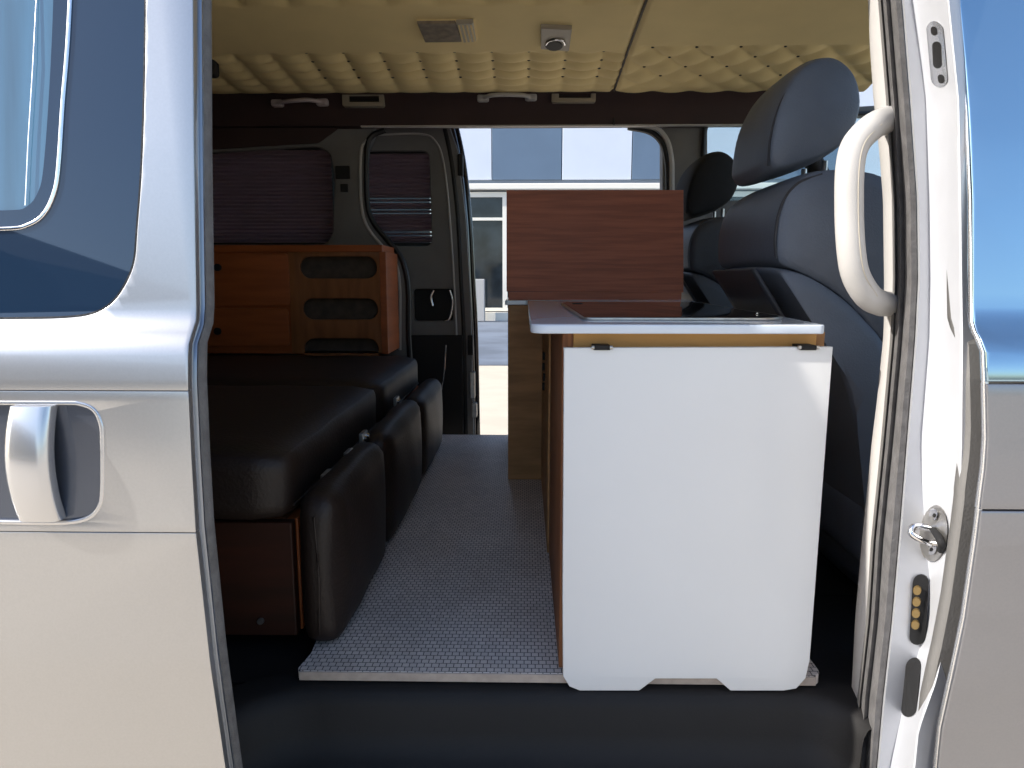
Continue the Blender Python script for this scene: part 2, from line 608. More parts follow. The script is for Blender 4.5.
# ---- far side wall (rear quarter and pillars)
out = px2([(90, 112), (370, 118), (372, 132), (364, 150), (364, 200), (370, 225), (386, 245), (400, 262), (405, 290), (405, 345), (415, 445), (90, 445)], YF)
hole = px2([(120, 156), (318, 145), (331, 152), (336, 175), (334, 235), (326, 246), (120, 246)], YF)
wf = tag(obj('wall_far', xzplate(roundpoly(out, .02), [roundpoly(hole, .02)], YF, .07, .006), 'trimgrey', smooth=40), 'grey plastic rear side lining with a shaded window', 'wall', kind='structure')
p = smoothpath([W(x, y, YF) for x, y in [(385, 130), (372, 136), (367, 150), (367, 200), (373, 222), (389, 242), (402, 260), (408, 290), (409, 345), (417, 445)]])
obj('opening_seal', tube(p, .011, seg=8), 'darkseal', wf, 40)
p = smoothpath([W(x, y, YF-.003) for x, y in [(367, 140), (361, 152), (361, 200), (367, 226), (383, 247), (396, 264), (400, 290), (400, 350)]])
obj('edge_trim', tube(p, .006, seg=8), 'trimlight', wf, 40)
ul = px2([(90, 122), (345, 122), (318, 142), (120, 154), (90, 158)], YF-.012)
obj('upper_lining', xzplate(roundpoly(ul, .008), [], YF-.012, .011, .003), 'rail', wf, 40)
for (x0, y0, x1, y1) in ((336, 166, 350, 179), (341, 184, 348, 192)):
    a = W(x0, y1, YF); b = W(x1, y0, YF)
    obj('belt_anchor', boxm((a.x, YF-.008, a.z), (b.x, YF+.01, b.z), .002), 'trimdark', wf)
tag(obj('window_1', xzplate(roundpoly(hole, .02), [], YF+.05, .005), 'clear'), 'far rear side window pane behind the dark pleated blind', 'window', kind='structure')

# far front pillar and front door with its window
fo = px2([(664, 118), (1010, 100), (1010, 470), (664, 470)], YF)
fh = px2([(706, 124), (730, 119), (905, 112), (905, 196), (706, 203)], YF)
wr_ = tag(obj('wall_right', xzplate(fo, [roundpoly(fh, .03)], YF, .06, .006), 'trimgrey', smooth=40), 'grey far side front door lining with its window opening', 'wall', kind='structure')
p = smoothpath([W(x, y, YF) for x, y in [(628, 127), (648, 131), (660, 140), (666, 156), (668, 190), (668, 330), (668, 445)]])
obj('opening_seal', tube(p, .012, seg=8), 'darkseal', wr_, 40)
p = smoothpath([W(x, y, YF-.01) for x, y in [(622, 125), (652, 127), (665, 137), (671, 156), (672, 190), (672, 330)]])
obj('edge_trim', tube(p, .010, seg=8), 'trimlight', wr_, 40)
p = [W(x, y, YF-.01) for x, y in [(703, 205), (704, 135), (710, 124), (735, 119), (900, 112)]]
obj('window_seal', tube(smoothpath(p), .008, seg=8), 'darkseal', wr_, 40)
tag(obj('window_2', xzplate(roundpoly(fh, .03), [], YF+.03, .005), 'clear'), 'far front door window pane', 'window', kind='structure')
# front end below the windscreen, pillar
dash = loft([[(1.17, y, -.3), (1.14, y, .35), (1.17, y, .50), (1.22, y, .58), (1.45, y, .60), (1.45, y, -.3)] for y in (.98, 1.3, 2.0, 2.72)], True, None, True)
tag(obj('wall_front', dash, 'trimdark', smooth=40), 'dark dashboard end of the cab', 'wall', kind='structure')
tag(obj('pillar', tube([(.98, 2.72, 1.22), (1.35, 2.74, .62)], .035, seg=10), 'trimdark', smooth=60), 'dark slanting windscreen pillar in the cab', 'pillar', kind='structure')

# ---- blinds
def blind(name_label, outline_px, Y, pitch, gaps, parent=None):
    z0 = W(300, outline_px[3], Y).z; z1 = W(300, outline_px[1], Y).z
    x0 = W(outline_px[0], 200, Y).x; x1 = W(outline_px[2], 200, Y).x
    t = thing('pleated_blind', name_label, 'blind', ((x0+x1)/2, Y, z0))
    z = z1; k = 0
    bm = bmesh.new()
    while z > z0:
        g = .0048 if any(a < (z1-z)/(z1-z0) < b for a, b in gaps) and k % 3 != 1 else 0
        za, zb_ = z, z-pitch+g
        zm = (za+zb_)/2
        for (y_a, z_a, y_b, z_b) in ((Y, za, Y-.011, zm), (Y-.011, zm, Y, zb_)):
            v = [bm.verts.new(q) for q in ((x0, y_a, z_a), (x1, y_a, z_a), (x1, y_b, z_b), (x0, y_b, z_b))]
            bm.faces.new(v)
        z -= pitch; k += 1
    me = obj('pleats', bm, 'blind', t)
    sd = me.modifiers.new('t', 'SOLIDIFY'); sd.thickness = .0006
    obj('top_rail', boxm((x0, Y-.014, z1), (x1, Y+.004, z1+.016), .002), 'trimdark', t)
    obj('bottom_rail', boxm((x0, Y-.014, z0-.012), (x1, Y+.004, z0), .002), 'trimdark', t)
    return t
blind('dark purple pleated blind over the far rear side window', (110, 150, 333, 243), YF+.03, .0145, ())

# ---- far sliding door, half open
YD = 2.88
d2o = px2([(330, 120), (446, 120), (457, 150), (465, 220), (470, 300), (473, 445), (330, 445)], YD)
d2h = px2([(340, 148), (420, 148), (431, 158), (435, 185), (435, 235), (428, 247), (395, 247), (372, 225), (368, 200), (345, 190)], YD)
d2h = px2([(345, 150), (430, 150), (433, 247), (392, 247), (372, 222), (345, 215)], YD)
dh = px2([(412, 288), (455, 288), (454, 322), (413, 322)], YD)
d2 = thing('door_2', 'far sliding door standing half open with a blind in its window', 'door', (-.4, YD, 0), kind='structure')
obj('inner_lining', xzplate(roundpoly(d2o, .02), [roundpoly(d2h, .035), roundpoly(dh, .02)], YD, .03, .004), 'trimgrey', d2, 40)
obj('outer_panel', xzplate(d2o, [roundpoly(d2h, .03)], YD+.05, .01), 'paint', d2)
obj('window_pane', xzplate(roundpoly(d2h, .035), [], YD+.045, .004), 'clear', d2)
a = W(404, 340, YD); b = W(462, 280, YD)
pk = obj('handle_pocket', boxm((a.x, YD+.035, a.z), (b.x, YD+.045, b.z)), 'trimdark', d2)
p = [W(x, y, YD+.012) for x, y in [(450, 290), (453, 302), (450, 318), (444, 322)]]
obj('door_handle', tube(smoothpath(p), .006, seg=8), 'chrome', d2, 60)
p = [W(x, y, YD+.012) for x, y in [(434, 290), (431, 297), (433, 306)]]
obj('lock_lever', tube(smoothpath(p), .006, seg=8), 'chrome', d2, 60)
a = W(396, 442, YD); b = W(463, 335, YD)
obj('lower_lining', boxm((a.x, YD-.02, a.z), (b.x, YD+.005, b.z), .006), 'trimdark', d2)
p = smoothpath([W(x, y, YD-.02) for x, y in [(446, 345), (444, 375), (440, 398)]])
obj('cable', tube(p, .003, seg=6), 'chrome', d2, 60)
p = [W(x, y, YD-.006) for x, y in [(372, 135), (420, 134), (436, 142), (444, 165), (450, 220), (455, 300), (461, 440)]]
obj('lining_bead', tube(smoothpath(p), .004, seg=8), 'trimlight', d2, 60)
for dx_, r_, mm in ((5, .013, 'darkseal'), (12, .013, 'glossblack'), (17, .010, 'glossblack')):
    p = [W(x+dx_, y, YD+.01+(dx_-5)*.003) for x, y in [(436, 118), (440, 130), (447, 165), (453, 220), (456, 280), (459, 340), (461, 440)]]
    obj('door_edge_seal' if dx_ < 9 else 'door_edge', tube(smoothpath(p), r_, seg=10, flat=1.1), mm, d2, 60)
for (x, y, h) in ((460, 165, 22), (470, 345, 20), (472, 385, 26), (474, 410, 14)):
    a = W(x-2, y+h/2, YD); b = W(x+3, y-h/2, YD)
    obj('latch_plate', boxm((a.x, YD-.012, a.z), (b.x, YD+.03, b.z), .004), 'steel' if y > 380 else 'trimdark', d2)
blind('mauve pleated blind with light showing between pleats on the far door', (352, 154, 433, 243), YD+.035, .0150, ((.40, .64), (.78, 1.0)))

# ================================================================ floor and step
FY0, FY1 = 1.0, 2.66
fl = W(297, 676, FY0).x; fr_ = W(822, 680, FY0).x
bm = boxm((-1.36, 1.32, -.05), (1.2, 2.7, -.02))
tag(obj('floor', bm, 'trimdark'), 'dark van floor under the mosaic board', 'floor', kind='structure')
ol = [(fl, FY0), (fr_, FY0), (fr_, FY1), (-.37, FY1), (-.37, 1.30), (fl+.008, 1.05)]
tag(obj('floor_board', xyplate(roundpoly(ol, [.01, .02, 0, 0, 0, 0]), [], 0, .016, .001), 'mosaic'), 'removable floor board with pale mosaic-patterned vinyl and light front edge', 'floor board')
bm = boxm((fl+.004, FY0-.0035, -.0155), (fr_-.01, FY0-.0003, -.001), .001)
obj('edge_strip', bm, 'edgetan', bpy.data.objects['floor_board'])

# step well
def U(off):
    """plan curve of the well, open towards the camera"""
    pts = []
    xl, xr, yb, rr = -.46+off, .50-off, .99-off, .13
    pts.append((xl, .80))
    for k in range(9):
        a = PI-k*PI/2/8
        pts.append((xl+rr+rr*math.cos(a), yb-rr+rr*math.sin(a)))
    for k in range(9):
        a = PI/2-k*PI/2/8
        pts.append((xr-.07+.07*math.cos(a), yb-.07+.07*math.sin(a)))
    pts.append((xr, .905))
    return pts
rows = []
for off, z in ((-.03, -.018), (0, -.020), (.010, -.026), (.018, -.045), (.022, -.08), (.030, -.105), (.045, -.118), (.06, -.124), (.07, -.135), (.075, -.19), (.09, -.215), (.13, -.225)):
    rows.append([(x, y, z) for x, y in U(off)])
bm = loft(rows)
tag(obj('step_well', bm, 'trimdark', smooth=60), 'black plastic step well below the floor board', 'step', kind='structure')
obj('step_tread', boxm((-.45, .66, -.235), (.49, .90, -.222)), 'trimdark', bpy.data.objects['step_well'])
tag(obj('trim_2', boxm((-1.36, 1.0, -.06), (1.2, 1.34, -.021)), 'trimdark'), 'dark floor edge beside the step', 'trim', kind='structure')
tag(obj('sill', boxm((-1.4, .72, -.45), (1.2, .80, -.235), .01), 'jamb'), 'silver door sill', 'sill', kind='structure')

# ================================================================ near sliding door
DX = -.356
dprof = lerp_table([(-.5, .80), (-.2, .765), (.04, .733), (.18, .716), (.339, .706), (.42, .708), (.50, .712), (.538, .718), (.548, .724), (.562, .739), (.575, .742), (.75, .762), (.92, .785), (1.15, .835), (1.3, .88)])
d1 = thing('door_1', 'silver sliding door slid back at the left with tinted window and pull handle', 'door', (-.9, .74, 0), kind='structure')
def dedge(z):
    return DX
LX = -1.9
def zpx(y, Y=.72): return W(100, y, Y).z
zu, zm = W(190, 391, .712).z, W(195, 533, .706).z
# window outline in px at the door's depth
wp = [(147, -60), (146, 60), (143, 160), (138, 230), (135, 262), (126, 285), (112, 304), (92, 315), (60, 319), (0, 320), (-120, 321)]
def dpt(px, py):
    Y = .74
    for _ in range(4):
        q = W(px, py, Y); Y = dprof(q.z)
    q = W(px, py, Y)
    return (q.x, q.z)
win = [dpt(*p) for p in curve2(wp)]
win = [(win[0][0]-.005, 1.14)] + win + [(-1.25, win[-1][1]), (-1.25, 1.14)]
obj('upper_skin', bent([(LX, zu+.0012), (DX, zu+.0012), (DX, 1.25), (LX, 1.25)], [win], dprof, .010, .0008, .012), 'paint', d1, 35)
# inner sliding pane with bright frame
fp = [(74, -60), (69, 40), (64, 100), (60, 160), (56, 190), (45, 214), (28, 226), (0, 230), (-120, 231)]
ip = [dpt(*p) for p in curve2(fp)]
ip = [(ip[0][0], 1.10)] + ip + [(-1.0, ip[-1][1]), (-1.0, 1.10)]
def inset(poly, d):
    n = len(poly); out = []
    for i in range(n):
        a, p, b = Vector(poly[i-1]), Vector(poly[i]), Vector(poly[(i+1) % n])
        t = ((p-a).normalized()+(b-p).normalized())
        t = t.normalized() if t.length > 1e-6 else (b-p).normalized()
        nn = Vector((-t.y, t.x))
        out.append(tuple(p+nn*d))
    A = sum(poly[i-1][0]*poly[i][1]-poly[i][0]*poly[i-1][1] for i in range(n))
    B = sum(out[i-1][0]*out[i][1]-out[i][0]*out[i-1][1] for i in range(n))
    if (abs(B) > abs(A)) == (d > 0):
        return inset(poly, -d) if False else [tuple(Vector(poly[i])*2-Vector(out[i])) for i in range(n)]
    return out
gl = obj('window_glass', bent(inset(win, .0015), [ip], dprof, .005, 0, .02, .001), 'glass', d1, 35)
obj('window_seal', bent(inset(win, -.0005), [inset(win, .003)], dprof, .008, 0, .02, .0005), 'darkseal', d1, 35)
obj('pane_frame', bent(ip, [inset(ip, .0024)], dprof, .007, .001, .02, -.001), 'chrome', gl, 35)
ip2 = inset(ip, .0030)
fp3 = [(52, -60), (50, 20), (46, 100), (41, 165), (36, 190), (24, 206), (0, 210), (-120, 211)]
ip3 = [dpt(*p) for p in curve2(fp3)]
ip3 = [(ip3[0][0], 1.06)] + ip3 + [(-.95, ip3[-1][1]), (-.95, 1.06)]
obj('pane_border', bent(ip2, [ip3], dprof, .004, 0, .02, .004), 'glass', gl, 35)
obj('sliding_pane', bent(ip3, [], dprof, .004, 0, .02, .008), 'glass2', gl, 35)
p = [dpt(35, -40), dpt(30, 60), dpt(25, 140), dpt(22, 205)]
obj('glass_edge', tube([(x, dprof(z)+.005, z) for x, z in p], .0006, seg=6), 'chrome', gl)
# handle strip with recess
rc = [dpt(*p) for p in curve2([(-60, 402), (60, 402), (80, 403), (94, 409), (101, 422), (103, 440), (103, 490), (100, 507), (90, 518), (72, 523), (40, 524), (-60, 522)])]
obj('handle_strip', bent([(LX, zm+.0012), (DX, zm+.0012), (DX, zu-.0012), (LX, zu-.0012)], [rc], dprof, .010, .0008, .012), 'paint', d1, 35)
rim = obj('recess_rim', bent(rc, [inset(rc, .002)], dprof, .006, .0015, .02, -.001), 'handlepaint', d1, 35)
# dished recess
xs_ = [p[0] for p in rc]; zs_ = [p[1] for p in rc]
cx, cz = (min(xs_)+max(xs_))/2, (min(zs_)+max(zs_))/2
rows = []
for s, d in ((1, .004), (.97, .012), (.93, .022), (.86, .030), (.6, .036), (.2, .038)):
    rows.append([(cx+(x-cx)*(1-(1-s)*.55), dprof(z)+d, cz+(z-cz)*s) for x, z in rc])
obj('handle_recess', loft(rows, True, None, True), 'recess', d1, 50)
hx0, hx1 = dpt(18, 460)[0], dpt(61, 460)[0]
hz0, hz1 = dpt(40, 518)[1], dpt(40, 405)[1]
rows = []
for i in range(17):
    v = -1+2*i/16
    z = (hz0+hz1)/2+(hz1-hz0)/2*v
    w = (hx1-hx0)/2*(1-.04*v*v)
    row = []
    for k in range(24):
        a = 2*PI*k/24
        ca, sa = math.cos(a), math.sin(a)
        x = (hx0+hx1)/2-.0015*(1-v*v)+w*math.copysign(abs(ca)**.45, ca)
        y = dprof(z)-.002-.010*(1-v*v)+.011*math.copysign(abs(sa)**.7, sa)
        row.append((x, y, z))
    rows.append(row)
obj('door_handle', loft(rows, True, None, True), 'handlepaint', d1, 50)
obj('handle_pivot', boxm((hx1-.004, .718, hz0+.006), (hx1+.012, .735, hz1-.004), .003), 'trimgrey', d1)
obj('lower_skin', bent([(LX, -.5), (DX+.004, -.5), (DX, zm-.0012), (LX, zm-.0012)], [], dprof, .010, .0008, .015), 'paint', d1, 35)
for zg in (zu, zm):
    obj('gap_shade_strip', boxm((LX, dprof(zg)+.003, zg-.006), (DX-.001, dprof(zg)+.009, zg+.006)), 'darkseal', d1)  # black strip behind each seam, painting in the shade of the gap
# front edge of the door: stepped flange with rubber
zz = [-.5+.02*i for i in range(91)]
rows = []
for z in zz:
    y = dprof(z)
    rows.append([(DX-.02, y+.008, z), (DX-.001, y+.008, z), (DX+.0005, y+.012, z), (DX-.0015, y+.017, z), (DX+.002, y+.018, z), (DX+.002, y+.021, z), (DX-.002, y+.024, z), (DX-.001, y+.028, z), (DX-.02, y+.030, z)])
obj('edge_flange', loft(rows), 'recessblue', d1, 40)
obj('inner_panel', bent([(LX, -.5), (DX-.002, -.5), (DX-.002, 1.25), (LX, 1.25)], [inset(win, -.01)], dprof, .006, 0, .03, .036), 'trimgrey', d1)
rows = []
for i in range(91):
    z = zz[i]; y = dprof(z)
    rows.append([(DX-.001, y+.028, z), (DX+.003, y+.033, z), (DX+.003, y+.040, z), (DX-.01, y+.042, z)])
obj('edge_rubber', loft(rows), 'seal', d1, 40)
blbm = bent(inset(ip2, -.03), [], dprof, .003, 0, .03, .060)
obj('inner_blind', blbm, 'trimgrey', d1)

# ================================================================ near jamb
R = [0, 60, 100, 150, 200, 240, 280, 320, 340, 380, 420, 440, 480, 540, 580, 620, 660, 700, 730, 780, 840]
def col(tab):
    return lerp_table(tab)
# columns: px as function of image row, Y depth
c_trim = col([(-60, 864), (0, 868), (50, 870), (100, 873.5), (150, 879), (200, 883), (280, 884), (320, 884), (340, 883), (400, 877), (440, 872), (540, 862), (620, 855), (700, 851), (720, 857), (780, 858), (900, 858)])
c_s0 = col([(-60, 878), (0, 883), (100, 891), (200, 897), (280, 898), (340, 895), (440, 886), (540, 876), (620, 871), (700, 862), (768, 858), (900, 852)])
c_s1 = col([(-60, 896), (0, 903), (100, 911), (200, 918), (280, 919), (340, 916), (440, 908), (540, 900), (620, 893), (700, 884), (768, 878), (900, 868)])
c_p1 = col([(-60, 905), (0, 912), (60, 921), (100, 926), (200, 929), (280, 930), (340, 929), (440, 921), (480, 922), (540, 926), (580, 930), (620, 928), (700, 905), (768, 890), (900, 880)])
c_w1 = col([(-60, 940), (0, 948), (100, 958), (200, 960), (280, 961), (340, 962), (440, 961), (540, 958), (620, 948), (680, 936), (730, 918), (768, 914), (900, 905)])
c_l1 = col([(-60, 953), (0, 960), (100, 969), (200, 975), (320, 978), (345, 984), (440, 985), (540, 979), (620, 967), (700, 950), (768, 938), (900, 915)])
def surfY(px, y):
    a, b, c = c_p1(y), c_w1(y), c_l1(y)
    if px <= a:
        a0 = c_s1(y)
        return .868+.007*max(0, (px-a0)/(a-a0))
    if px <= b:
        return .875+(.768-.875)*(px-a)/(b-a)
    return .768+.006*min(1, (px-b)/(c-b))
def jrow(y):
    s1, p1, w1, l1 = c_s1(y), c_p1(y), c_w1(y), c_l1(y)
    r = [W(s1-1, y, .90)]
    for px in [s1+1, s1+3, (s1+p1)/2, p1-2, p1-.3]+[p1+1+(w1-p1-3)*k/6 for k in range(7)]+[w1-.5, w1+1, (w1+l1)/2, l1-2]:
        r.append(W(px, y, surfY(px, y)))
    return r+[W(l1-.5, y, .779), W(l1+6, y, .81)]
ysr = [-70+12*i for i in range(80)]
jam = thing('trim_3', 'silver painted door jamb pillar with rubber seal', 'door jamb', (.5, .82, 0), kind='structure')
obj('jamb_skin', loft([jrow(y) for y in ysr]), 'jamb', jam, 50)
obj('rubber_seal', loft([[W(c_s0(y)-1, y, .955), W(c_s0(y)+3, y, .925), W(c_s0(y)+7, y, .93), W(c_s0(y)+9, y, .915), W((c_s0(y)*.35+c_s1(y)*.65), y, .897), W(c_s1(y)-2, y, .898), W(c_s1(y)+.5, y, .91)] for y in ysr]), 'seal', jam, 40)
obj('seal_lip', loft([[W(c_s0(y)-5, y, .962), W(c_s0(y)-2.5, y, .948), W(c_s0(y)-.2, y, .955), W(c_s0(y)+.5, y, .965)] for y in ysr]), 'trimgrey', jam, 40)
obj('inner_cover', loft([[W(c_trim(y)+12, y, 1.10), W(c_trim(y)+1.0, y, 1.01), W(c_trim(y), y, 1.0), W(c_trim(y)+3, y, .985), W(c_s0(y)-4, y, .965), W(c_s0(y), y, .96)] for y in ysr]), 'trimlight', jam, 40)
# body behind the jamb so that no light leaks
bx = bmesh.new()
box(bx, (.60, .80, -.45), (.68, .98, 1.3))
obj('pillar_core', bx, 'trimdark', jam)
# hinge plate with slots
def onjamb(px, py, d=0):
    """point on the jamb skin at a pixel, d in front of it"""
    return W(px, py, surfY(px, py)-d*2)
def jamb_shape(name, pts, m, d, depth, parent, sm=40, bev=0):
    """small plate lying on the jamb face: outline in pixels, d off the face"""
    top = [onjamb(x, y, d) for x, y in pts]
    bot = [q+Vector((depth, depth*1.5, 0)) for q in top]
    bm = bmesh.new()
    vt = [bm.verts.new(q) for q in top]
    vb = [bm.verts.new(q) for q in bot]
    f = bm.faces.new(vt)
    bm.faces.new(list(reversed(vb)))
    n = len(pts)
    for i in range(n):
        bm.faces.new((vt[i], vb[i], vb[(i+1) % n], vt[(i+1) % n]))
    if bev:
        bmesh.ops.bevel(bm, geom=list(f.edges), offset=bev, segments=2, affect='EDGES')
    return obj(name, bm, m, parent, sm)
def ell(cx, cy, rx, ry, n=20, rot=0):
    o = []
    for k in range(n):
        a = 2*PI*k/n
        x, y = rx*math.cos(a), ry*math.sin(a)
        o.append((cx+x*math.cos(rot)-y*math.sin(rot), cy+x*math.sin(rot)+y*math.cos(rot)))
    return o
def stad(cx, cy, w, h, slant=0, n=8):
    o = []
    for s, a0 in ((-1, PI), (1, 0)):
        for k in range(n+1):
            a = a0+PI*k/n
            x, y = w/2*math.cos(a), s*(h/2-w/2)+w/2*math.sin(a)
            o.append((cx+x+slant*y/h*2, cy+y))
    return o
hp = jamb_shape('hinge_plate', stad(937, 54, 17, 66, 3), 'handlepaint', .0015, .003, jam, bev=.0008)
for (cx_, cy_, w_, h_) in ((934, 31, 6.5, 9), (937, 55, 9, 27), (941, 79, 6.5, 9)):
    jamb_shape('slot', stad(cx_, cy_, w_, h_, .6), 'trimdark', .0019, .002, hp)
sp = jamb_shape('striker_plate', ell(933.5, 534, 14, 28, 24, .10), 'steel', .003, .005, jam, bev=.001)
jamb_shape('screw', ell(933, 515, 4.5, 5.5), 'chrome', .006, .004, sp, bev=.001)
jamb_shape('screw', ell(931, 549, 5.5, 6), 'chrome', .006, .004, sp, bev=.001)
jamb_shape('screw_slot', ell(934, 515.5, 1.6, 2), 'trimdark', .0065, .002, sp)
jamb_shape('screw_slot', ell(931, 549.5, 1.8, 2), 'trimdark', .0065, .002, sp)
q0 = onjamb(935, 530, 0)
q1 = onjamb(925, 527, .012)
p = [q0, q0+Vector((-.012, .002, .003)), q0+Vector((-.024, .004, .003)), q0+Vector((-.028, .000, -.006)), q0+Vector((-.012, -.006, -.014)), q0+Vector((0, -.006, -.016))]
obj('striker_loop', tube(smoothpath(p), .0042, seg=10), 'chrome', sp, 60)
cb = jamb_shape('contact_block', stad(919, 610, 16, 70, -2), 'blackfab', .0015, .004, jam)
for k in range(4):
    jamb_shape('contact', ell(917-.6*k, 591+11.5*k, 4.2, 4.4, 14), 'brass', .0035, .003, cb, bev=.0006)
jamb_shape('drain_slot', stad(911, 688, 15, 58, -3), 'blackfab', .0015, .003, jam)

p = [onjamb(934, 530, .004), onjamb(939, 538, .010), onjamb(942, 545, .008), onjamb(941, 550, .003)]
obj('striker_shadow', tube(smoothpath(p), .0045, seg=10), 'blackfab', sp, 60)  # black tube standing in for the shadow the striker casts
# assist handle
ah = thing('grab_handle', 'large pale vertical grab handle on the inner side of the door pillar', 'grab handle', tuple(W(868, 210, .94)))
p = [W(891, 118, .968), W(884, 121, .95), (W(872, 127, .93)), W(856, 144, .92), W(850, 168, .915), W(849, 210, .915), W(851, 250, .915), W(856, 276, .92), W(868, 296, .93), W(880, 303, .948), W(889, 304, .968)]
obj('grip', tube(smoothpath(p), .0172, seg=20), 'trimlight', ah, 60)
obj('grip_seam', tube(smoothpath([Vector(q)+Vector((.004, -.0168, 0)) for q in p[2:9]]), .0008, seg=6), 'greyplastic', ah)

# ================================================================ near front door
fprof = dprof
d3 = thing('door_3', 'closed silver front door at the right edge reflecting blue sky', 'door', (.9, .74, 0), kind='structure')
def fpt(px, py):
    Y = .74
    for _ in range(4):
        q = W(px, py, Y); Y = fprof(q.z)
    q = W(px, py, Y)
    return (q.x, q.z)
ed = [(954, -60), (961, 0), (967, 60), (971, 110), (975, 200), (976, 322), (979, 332), (984, 342), (988, 352), (989, 380)]
ed2 = [(989, 386), (990, 440), (988, 470), (985, 492), (983, 508)]
ed3 = [(983, 513), (979, 545), (968, 620), (953, 690), (944, 730), (940, 768), (938, 830), (937, 900)]
e1 = [fpt(*p) for p in ed]; e2 = [fpt(*p) for p in ed2]; e3 = [fpt(*p) for p in ed3]
XR_ = 1.2
wg = bent([(.668, .512), (XR_, .512), (XR_, 1.10), (.668, 1.10)], [], fprof, .004, 0, .03, .004)
obj('window_glass', wg, 'clear', d3)
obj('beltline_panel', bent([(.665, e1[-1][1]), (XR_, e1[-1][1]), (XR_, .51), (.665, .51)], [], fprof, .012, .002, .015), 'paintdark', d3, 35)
obj('upper_panel', bent(e1+[(.664, e1[-1][1]), (.664, e1[0][1])], [], fprof, .012, .002, .015), 'doorsky', d3, 35)
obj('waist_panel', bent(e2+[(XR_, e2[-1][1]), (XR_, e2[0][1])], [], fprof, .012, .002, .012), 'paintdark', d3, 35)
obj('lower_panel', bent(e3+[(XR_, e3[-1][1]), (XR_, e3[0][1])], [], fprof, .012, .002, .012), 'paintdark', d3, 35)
full = e1+e2+e3
obj('door_edge', tube([(x, fprof(z)+.006, z) for x, z in full], .0035, seg=8), 'handlepaint', d3, 60)
obj('inner_shell', bent([(x+.012, z) for x, z in full]+[(XR_, full[-1][1]), (XR_, .50), (.72, .50), (.72, 1.08), (XR_, 1.08), (XR_, full[0][1])], [], fprof, .02, 0, .03, .05), 'trimgrey', d3)

# ================================================================ bench / bed
BXE = -.385                                                    # aisle edge of the base
bench = thing('bench_base', 'low stained plywood bed base with exposed end panel by the step', 'bed base', (-.85, 1.8, 0))
a = W(205, 518, 1.12)
zb1 = a.z
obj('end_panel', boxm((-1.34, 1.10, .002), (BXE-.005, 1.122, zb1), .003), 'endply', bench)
obj('side_panel', boxm((BXE-.022, 1.123, .002), (BXE-.002, 2.60, zb1), .002), 'orange', bench)
obj('top_board', boxm((-1.34, 1.123, zb1-.02), (BXE-.023, 2.60, zb1), .002), 'plyedge', bench)
q = W(260, 622, 1.095)
bm = bmesh.new(); cyl(bm, (q.x, 1.098, q.z), (0, 1, 0), .0055, .006, 12)
obj('screw', bm, 'steel', bench, 40)
def latch(Y, px, py):
    q = W(px+3, py-3, Y)
    f = boxm((q.x-.004, Y-.022, q.z-.012), (q.x+.006, Y+.022, q.z+.012), .002)
    o = obj('latch', f, 'steel', bench)
    for dy in (-.012, .012):
        b2 = bmesh.new(); cyl(b2, (q.x+.008, Y+dy, q.z), (1, 0, 0), .006, .008, 12)
        obj('catch', b2, 'chrome', o, 40)
for Y, px, py in ((1.21, 323, 481), (1.34, 345, 459), (1.47, 360, 440), (1.93, 393, 404)):
    latch(Y, px, py)
zt1 = .335
for i, (y0, y1, lab) in enumerate(((1.07, 1.80, 'long dark brown vinyl mattress cushion on the near half of the bed base'), (1.82, 2.50, 'shorter dark vinyl mattress cushion on the bed against the drawer unit'))):
    c = thing('mattress_cushion', lab, 'cushion', (-.85, (y0+y1)/2, zb1), 'mattress cushions on the bed base')
    obj('cover', cushion((-.855, (y0+y1)/2, (zb1+.002+zt1)/2), (.47, (y1-y0)/2, (zt1-zb1-.002)/2), .035, (0, 0, .004), 14, .0012), 'vinyl', c, 80)
    pz = zb1+.03
    obj('piping', tube(smoothpath([(-.386, y0+.035, pz), (-.383, (y0+y1)/2, pz), (-.386, y1-.035, pz)]), .0025, seg=6), 'vinyl', c, 60)
for y0, y1, h, lab in ((1.06, 1.46, .262, 'nearest dark vinyl bolster leaning on the bed side, by the step'), (1.49, 1.99, .262, 'middle dark vinyl bolster of the three along the bed side'), (2.02, 2.50, .25, 'farthest dark vinyl bolster of the three, by the far door')):
    c = thing('bolster_cushion', lab, 'cushion', (-.335, (y0+y1)/2, 0), 'bolster cushions along the bed side')
    obj('cover', cushion((-.337, (y0+y1)/2, h/2+.002), (.034, (y1-y0)/2, h/2), .028, (.012, .008, .006), 12, .0010), 'vinyl', c, 80)
    obj('piping', tube(smoothpath([(-.338, y0-.004, .03), (-.333, y0-.008, h/2), (-.338, y0-.004, h-.03)]), .0025, seg=6), 'vinyl', c, 60)

# ================================================================ drawer unit at the far side over the bed
YC = 2.50
cab = thing('storage_cabinet', 'orange-brown wooden storage unit with doors and three oval slots above the bed', 'cabinet', (-.9, YC, .335))
zc0, zc1 = .338, W(300, 245, YC).z
xc1 = W(384, 300, YC).x
slots = []
for (x0, x1, y0, y1) in ((300, 377, 256, 279), (303, 378, 298, 320), (304, 379, 338, 362)):
    a = W(x0, y1, YC); b = W(x1, y0, YC)
    h = b.z-a.z
    slots.append(rrect(a.x, b.x, a.z, b.z, h*.48, 6))
xs0 = W(290, 300, YC).x
zrow = W(300, 252, YC).z
obj('slotted_front', xzplate([(xs0, zc0), (xc1-.012, zc0), (xc1-.012, zrow), (xs0, zrow)], slots, YC, .012, .0015), 'slotwood', cab, 30)
obj('slot_lining', boxm((xs0, YC+.06, zc0+.004), (xc1-.014, YC+.066, zrow)), 'slotback', cab)
obj('top_panel', boxm((-1.33, YC-.006, zrow), (xc1, 2.72, zc1), .002), 'orange', cab)
